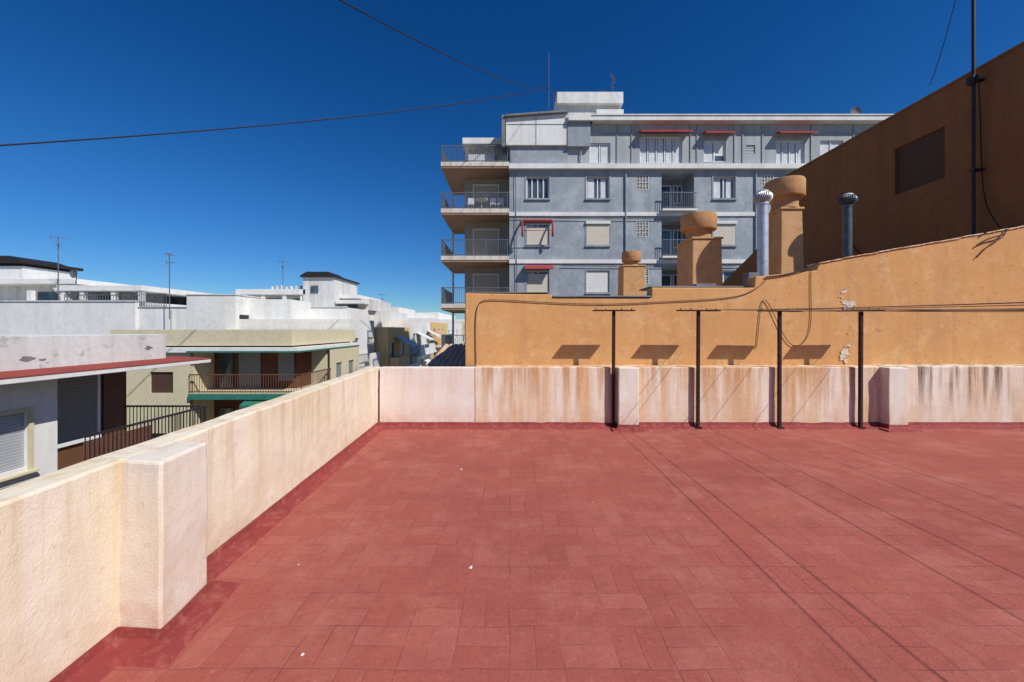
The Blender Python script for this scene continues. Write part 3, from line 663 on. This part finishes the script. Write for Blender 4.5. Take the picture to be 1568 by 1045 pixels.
s.obj('balcony_slabs',BEIGE,l2); s2.obj('recess_walls',BROWNIN,l2); rr.obj('balcony_rails',BRAIL,l2); ss.obj('recess_shutters',SHG,l2); gg.obj('recess_doors',GLASS,l2)
hs=[(22.3,23.1,zf,zf+1.1) for zf in z_rows]+[(24.0,24.8,zf,zf+1.1) for zf in z_rows]
M().wall(F2s,21.5,25.6,-14,0.42,hs,0.15).obj('side_wall',BEIGE,l2); s=M(); [s.box(F2s,a,b_,c_,d_,-0.12,-0.08) for a,b_,c_,d_ in hs]; s.obj('side_windows',SHG,l2)
M().wb(-19,-10.2,21.5,25.6,-14,0.4).wb(-19,-15.2,18.7,21.5,-14,0.4).obj('body',BEIGE,l2)
awn2=root('green_window_awning',(-13,18,-2)); a2_=M(); awning(a2_,F2,-12.6,-11.4,-1.85,0.4,0.15); a2_.obj('fabric',GREEN,awn2)

# ------------------------------------------------------------ white rooftops behind
w1=root('white_penthouse_building',(-32,31,-3))
M().wb(-46,-26.9,28,36,-14,3.5).obj('body',WHITE,w1,0.02)
s=M(); s.wb(-46.1,-26.85,27.93,28.2,3.501,3.58); s.obj('parapet_coping',WHITE2,w1)
s=M(); s.wb(-46,-33.4,30.0,38,5.0,5.4); s.wb(-33.5,-27.2,28.8,37,4.35,4.75); s.obj('pergola_roofs',WHITE,w1,0.02)
s=M(); s.wb(-46,-35.5,31.5,37,3.5,5.0); s.wb(-33.4,-30.3,31,36,3.5,4.35); s.obj('penthouse_walls',WHITE2,w1)
s=M()
for x in (-35.8,-33.3,-31.9,-29.6,-27.6): s.wb(x,x+0.3,28.9,29.2,3.58,4.4)
s.prism([(-33.1,29,3.5),(-32.6,29,3.5),(-33.5,29,4.6),(-34.0,29,4.6)],(0,0.3,0)); s.obj('pergola_columns',WHITE,w1)
s=M(); s.wb(-34.8,-33.9,31.40,31.49,3.5,4.6); s.wb(-32.6,-31.0,30.9,30.99,3.5,4.2); s.wb(-38,-36.5,31.4,31.49,3.6,4.5); s.wb(-30.2,-27.5,34,34.1,3.5,4.3); s.obj('dark_openings',GLASS,w1)
s=M(); s.wb(-44,-40.0,32,36,5.4,6.7); s.obj('tank_tower',WHITE,w1,0.02)
s=M(); s.wb(-44.3,-39.7,31.7,36.3,6.9,7.15); s.prism([(-44.2,31.8,7.15),(-39.8,31.8,7.15),(-40.8,31.8,7.5),(-43.2,31.8,7.5)],(0,3.4,0)); s.wb(-43.8,-40.2,32.2,35.8,6.7,6.9); s.obj('tower_cap',DIRON,w1)
s=M(); s.rail(Fr((0,28.2,0),(1,0,0),(0,-1,0)),-26.8,-24.8,3.1,1.0,0,0.12,0.03); s.rail(Fr((0,28.9,0),(1,0,0),(0,-1,0)),-33,-27.5,3.58,0.5,0,0.2,0.03); s.obj('terrace_rail',IRON,w1)
w2=root('white_rooftop_building',(-22,29,-3))
M().wb(-26.9,-21.6,28.2,36,-14,3.1).obj('low_part',WHITE,w2,0.02)
M().wb(-21.6,-18.3,26,28.6,-14,3.78).obj('stair_block',WHITE,w2,0.02)
M().wb(-18.30,-18.27,26.3,27.2,2.2,2.5).obj('slot_window',DARK,w2)
s=M(); s.wb(-21.65,-18.25,25.95,28.65,3.785,3.85); s.wb(-21.7,-12.65,29.93,30.2,3.201,3.27); s.wb(-26.9,-21.65,28.13,28.3,3.101,3.16); s.obj('coping',WHITE2,w2)
M().wb(-21.6,-12.7,30,38,-14,3.2).obj('main_part',WHITE,w2,0.02)
s=M(); s.cyl((-24.4,28.12,-2),(-24.4,28.12,3.0),0.05,seg=8); s.cyl((-16.2,29.94,0),(-16.2,29.94,3.1),0.05,seg=8); s.obj('downpipes',LATT,w2)
w3=root('white_attic_building',(-18,35,0))
s=M(); s.wb(-23.3,-17.4,33,40,4.45,4.9); s.wb(-15.0,-13.2,34,40,4.2,4.5); s.wb(-14.9,-12.6,33,40,3.7,4.0); s.obj('roof_slabs',WHITE,w3,0.02)
s=M(); s.wb(-22.5,-17.6,34.5,40,3.2,4.45); s.wb(-17.6,-15.0,33,38,3.2,5.9); s.wb(-15.0,-12.4,34.5,40,3.2,4.2); s.wb(-22.9,-12,36,45,-14,3.3); s.obj('attic_walls',WHITE2,w3)
s=M(); s.wb(-17.75,-14.85,32.8,38.2,5.9,6.05); s.prism([(-17.7,32.8,6.06),(-14.9,32.8,6.06),(-15.4,32.8,6.35),(-17.2,32.8,6.35)],(0,2,0)); s.obj('tower_cap',DIRON,w3)
s=M()
for x in (-22.6,-21.2,-19.4,-17.9): s.wb(x,x+0.3,33.1,33.4,3.2,4.45)
s.obj('porch_columns',WHITE,w3)
s=M(); s.wb(-22,-20.2,34.42,34.49,3.3,4.2); s.wb(-19.2,-18.2,34.42,34.49,3.3,4.2); s.wb(-16.9,-16.3,32.92,32.99,4.6,5.2); s.wb(-14.4,-13.6,34.42,34.49,3.4,3.9); s.obj('dark_openings',GLASS,w3)
s=M()
for i in range(12): s.lathe(-20.8+i*0.28,34+0.2*(i%3),[(0.1,4.9),(0.13,5.2+0.08*(i%2)),(0.02,5.25+0.08*(i%2))],8)
s.obj('roof_vents',WHITE2,w3)
antenna(-33.0,28.5,3.5,8.3,'yagi',1.0,0.03); antenna(-23.6,27,2.2,6.8,'yagi',1.1,0.03,1.9); antenna(-19.3,33,4.9,7.3,'yagi',0.8,0.025); antenna(-12.6,38,2.5,5.0,'yagi',0.9,0.025)
antenna(-32.8,29.5,4.7,6.0,'dish',0.8,0.03)

# ------------------------------------------------------------ street canyon buildings
def street_block(y0,y1,x,top,mat,depth=9,rows=5,bal_out=1.0,name='street_building',st=2.9):
    e=root(name,(x-depth/2,(y0+y1)/2,top/2-7)); F=Fr((x,0,0),(0,1,0),(1,0,0)); FF=Fr((0,y0,0),(1,0,0),(0,-1,0))
    hs=[];hf=[]
    for r in range(rows):
        zf=top-st*(r+1)
        yy=y0+0.5
        while yy+1.4<y1: hs.append((yy,yy+1.2,zf+(0.1 if int(yy)%2 else 0.9),zf+2.1)); yy+=2.9
        hf.append((x-3.4,x-2.2,zf+0.9,zf+2.1)); 
    m=M(); m.wall(F,y0,y1,-14,top,hs,0.2); m.wall(FF,x-depth,x,-14,top,hf,0.15); m.poly([(x,y0,top),(x,y1,top),(x-depth,y1,top),(x-depth,y0,top)]); m.poly([(x-0.01,y1,-14),(x-0.01,y1,top),(x-depth,y1,top),(x-depth,y1,-14)]); m.obj('walls',mat,e)
    g=M(); [g.box(F,a,b_,c_,d_,-0.18,-0.12) for a,b_,c_,d_ in hs[::3]]; [g.box(FF,a,b_,c_,d_,-0.13,-0.1) for a,b_,c_,d_ in hf]; g.obj('windows',GLASS,e)
    g=M(); [g.box(F,a,b_,c_,d_,-0.15,-0.1) for i_,(a,b_,c_,d_) in enumerate(hs) if i_%3]
    if len(hs)>1: g.obj('shutters',SHC,e)
    b1=M(); r1=M(); pf=M()
    for r in range(rows):
        zf=top-st*(r+1); b1.wb(x+0.003,x+bal_out,y0+0.2,y1-0.2,zf-0.15,zf+0.05)
        ya_=y0+0.25
        while ya_<y1-1: 
            yn=min(ya_+random.uniform(2.0,4.0),y1-0.3)
            if random.random()<0.6: pf.wb(x+bal_out-0.12,x+bal_out-0.02,ya_,yn,zf+0.05,zf+0.95)
            else: r1.rail(F,ya_,yn,zf+0.05,0.95,bal_out-0.05,0.2,0.02)
            ya_=yn
        pf.wb(x+0.01,x+bal_out-0.02,y0+0.2,y0+0.28,zf+0.05,zf+0.95)
    b1.obj('balcony_slabs',WHITE,e)
    if r1.v: r1.obj('balcony_rails',IRON,e)
    if pf.v: pf.obj('balcony_panels',mat,e)
    pm=M(); pm.wb(x-depth,x-0.01,y0+0.01,y1-0.01,top+0.001,top+0.5); pm.wb(x-depth+1,x-depth/2,y0+1,y1-1,top+0.5,top+1.9 if depth>6 else top+0.9); pm.obj('roof_parapet',WHITE if random.random()<0.5 else mat,e)
street_block(26.2,31,-10.9,1.7,WHITE,9,5,0.6)
street_block(31.3,38,-9.9,1.2,YELL,9,5,0.8)
street_block(38.3,47,-9.8,1.9,WHITE,9,5,0.8)
street_block(47.5,58,-9.6,2.4,YELL,9,5,0.8)
street_block(58.5,75,-9.6,2.2,WHITE,10,5,0.9)
street_block(76,100,-9.4,3.0,BEIGE,10,5,0.9)
e=root('awning_row',(-9,42,-1)); a=M()
for (yy,zz) in ((33,0.9),(40,1.2),(42.5,-1.7),(45,1.4)): awning(a,Fr((-9.8,0,0),(0,1,0),(1,0,0)),yy,yy+2.2,zz,1.4,0.7)
a.obj('fabric',CURT,e)
random.seed(11)
tn=M(); tw_=M()
for i in range(420):
    y=random.uniform(48,420); x=random.uniform(-1.5*y-20,-0.10*y-13)
    if y<60 and x>-24: continue
    w_=random.uniform(5,12); d_=random.uniform(5,12); top=random.uniform(-1.0,2.6)+ (y/600)*random.uniform(-2,9)
    tn.wb(x,x+w_,y,y+d_,-14,top)
    if random.random()<0.7: 
        a=x+random.uniform(0,w_*0.5); tn.wb(a,a+w_*0.4,y+1,y+d_*0.6,top,top+random.uniform(0.8,2.2))
    for q in range(3):
        a=x+random.uniform(0.3,w_-1.5); tw_.wb(a,a+1.1,y-0.06,y-0.01,top-random.uniform(2.0,2.4),top-random.uniform(0.9,1.2))
for i in range(120):
    y=random.uniform(100,500); x=random.uniform(-0.10*y-3,0.02*y)
    top=random.uniform(-2,2)+(y/600)*random.uniform(-1,7); w_=random.uniform(5,12)
    if -10<x+w_ and x<-2 and y<150: continue
    tn.wb(x,x+w_,y,y+8,-14,top)
tn.obj('distant_town',TOWN); tw_.obj('distant_town_windows',DARK)

# ------------------------------------------------------------ sky and sun
w=bpy.data.worlds.new('World'); sc.world=w; w.use_nodes=True; nt=w.node_tree
bg=nt.nodes['Background']; sk=nt.nodes.new('ShaderNodeTexSky'); sk.sky_type='NISHITA'; sk.sun_disc=False
Lsun=Vector((-1.2,1.0,-1.55)).normalized()
sk.sun_elevation=math.asin(-Lsun.z); sk.sun_rotation=math.atan2(1.2,-1.0)
sk.altitude=0; sk.air_density=1.0; sk.dust_density=0.1; sk.ozone_density=5.0
hsv=nt.nodes.new('ShaderNodeHueSaturation'); hsv.inputs['Saturation'].default_value=1.30; hsv.inputs['Value'].default_value=0.98
gm=nt.nodes.new('ShaderNodeGamma'); gm.inputs['Gamma'].default_value=1.22
tc=nt.nodes.new('ShaderNodeTexCoord'); sx=nt.nodes.new('ShaderNodeSeparateXYZ'); nt.links.new(tc.outputs['Generated'],sx.inputs[0])
rmp=nt.nodes.new('ShaderNodeMapRange'); rmp.inputs[1].default_value=0.0; rmp.inputs[2].default_value=0.35; rmp.interpolation_type='SMOOTHSTEP'; nt.links.new(sx.outputs[2],rmp.inputs[0])
mx=nt.nodes.new('ShaderNodeMix'); mx.data_type='RGBA'; nt.links.new(rmp.outputs[0],mx.inputs[0]); mx.inputs[6].default_value=(0.52,0.70,0.88,1); mx.inputs[7].default_value=(1.0,0.96,1.0,1)
ml=nt.nodes.new('ShaderNodeMix'); ml.data_type='RGBA'; ml.blend_type='MULTIPLY'; ml.inputs[0].default_value=1.0
nt.links.new(sk.outputs[0],hsv.inputs['Color']); nt.links.new(hsv.outputs[0],gm.inputs[0])
nt.links.new(gm.outputs[0],ml.inputs[6]); nt.links.new(mx.outputs[2],ml.inputs[7])
nt.links.new(ml.outputs[2],bg.inputs[0]); bg.inputs[1].default_value=0.066
sd=bpy.data.lights.new('sun','SUN'); sd.energy=5.0; sd.angle=math.radians(0.5); sd.color=(1.0,0.96,0.90)
so=bpy.data.objects.new('sun',sd); so.rotation_euler=Lsun.to_track_quat('-Z','Y').to_euler(); so.location=(12,-10,15); sc.collection.objects.link(so)
cd=bpy.data.cameras.new('camera'); cd.sensor_width=36; cd.lens=600/1568*36; cd.shift_y=-17.5/1568; cd.clip_start=0.05; cd.clip_end=20000
co=bpy.data.objects.new('camera',cd); co.location=(0,0,1.5); co.rotation_euler=(math.radians(90),0,0); sc.collection.objects.link(co); sc.camera=co
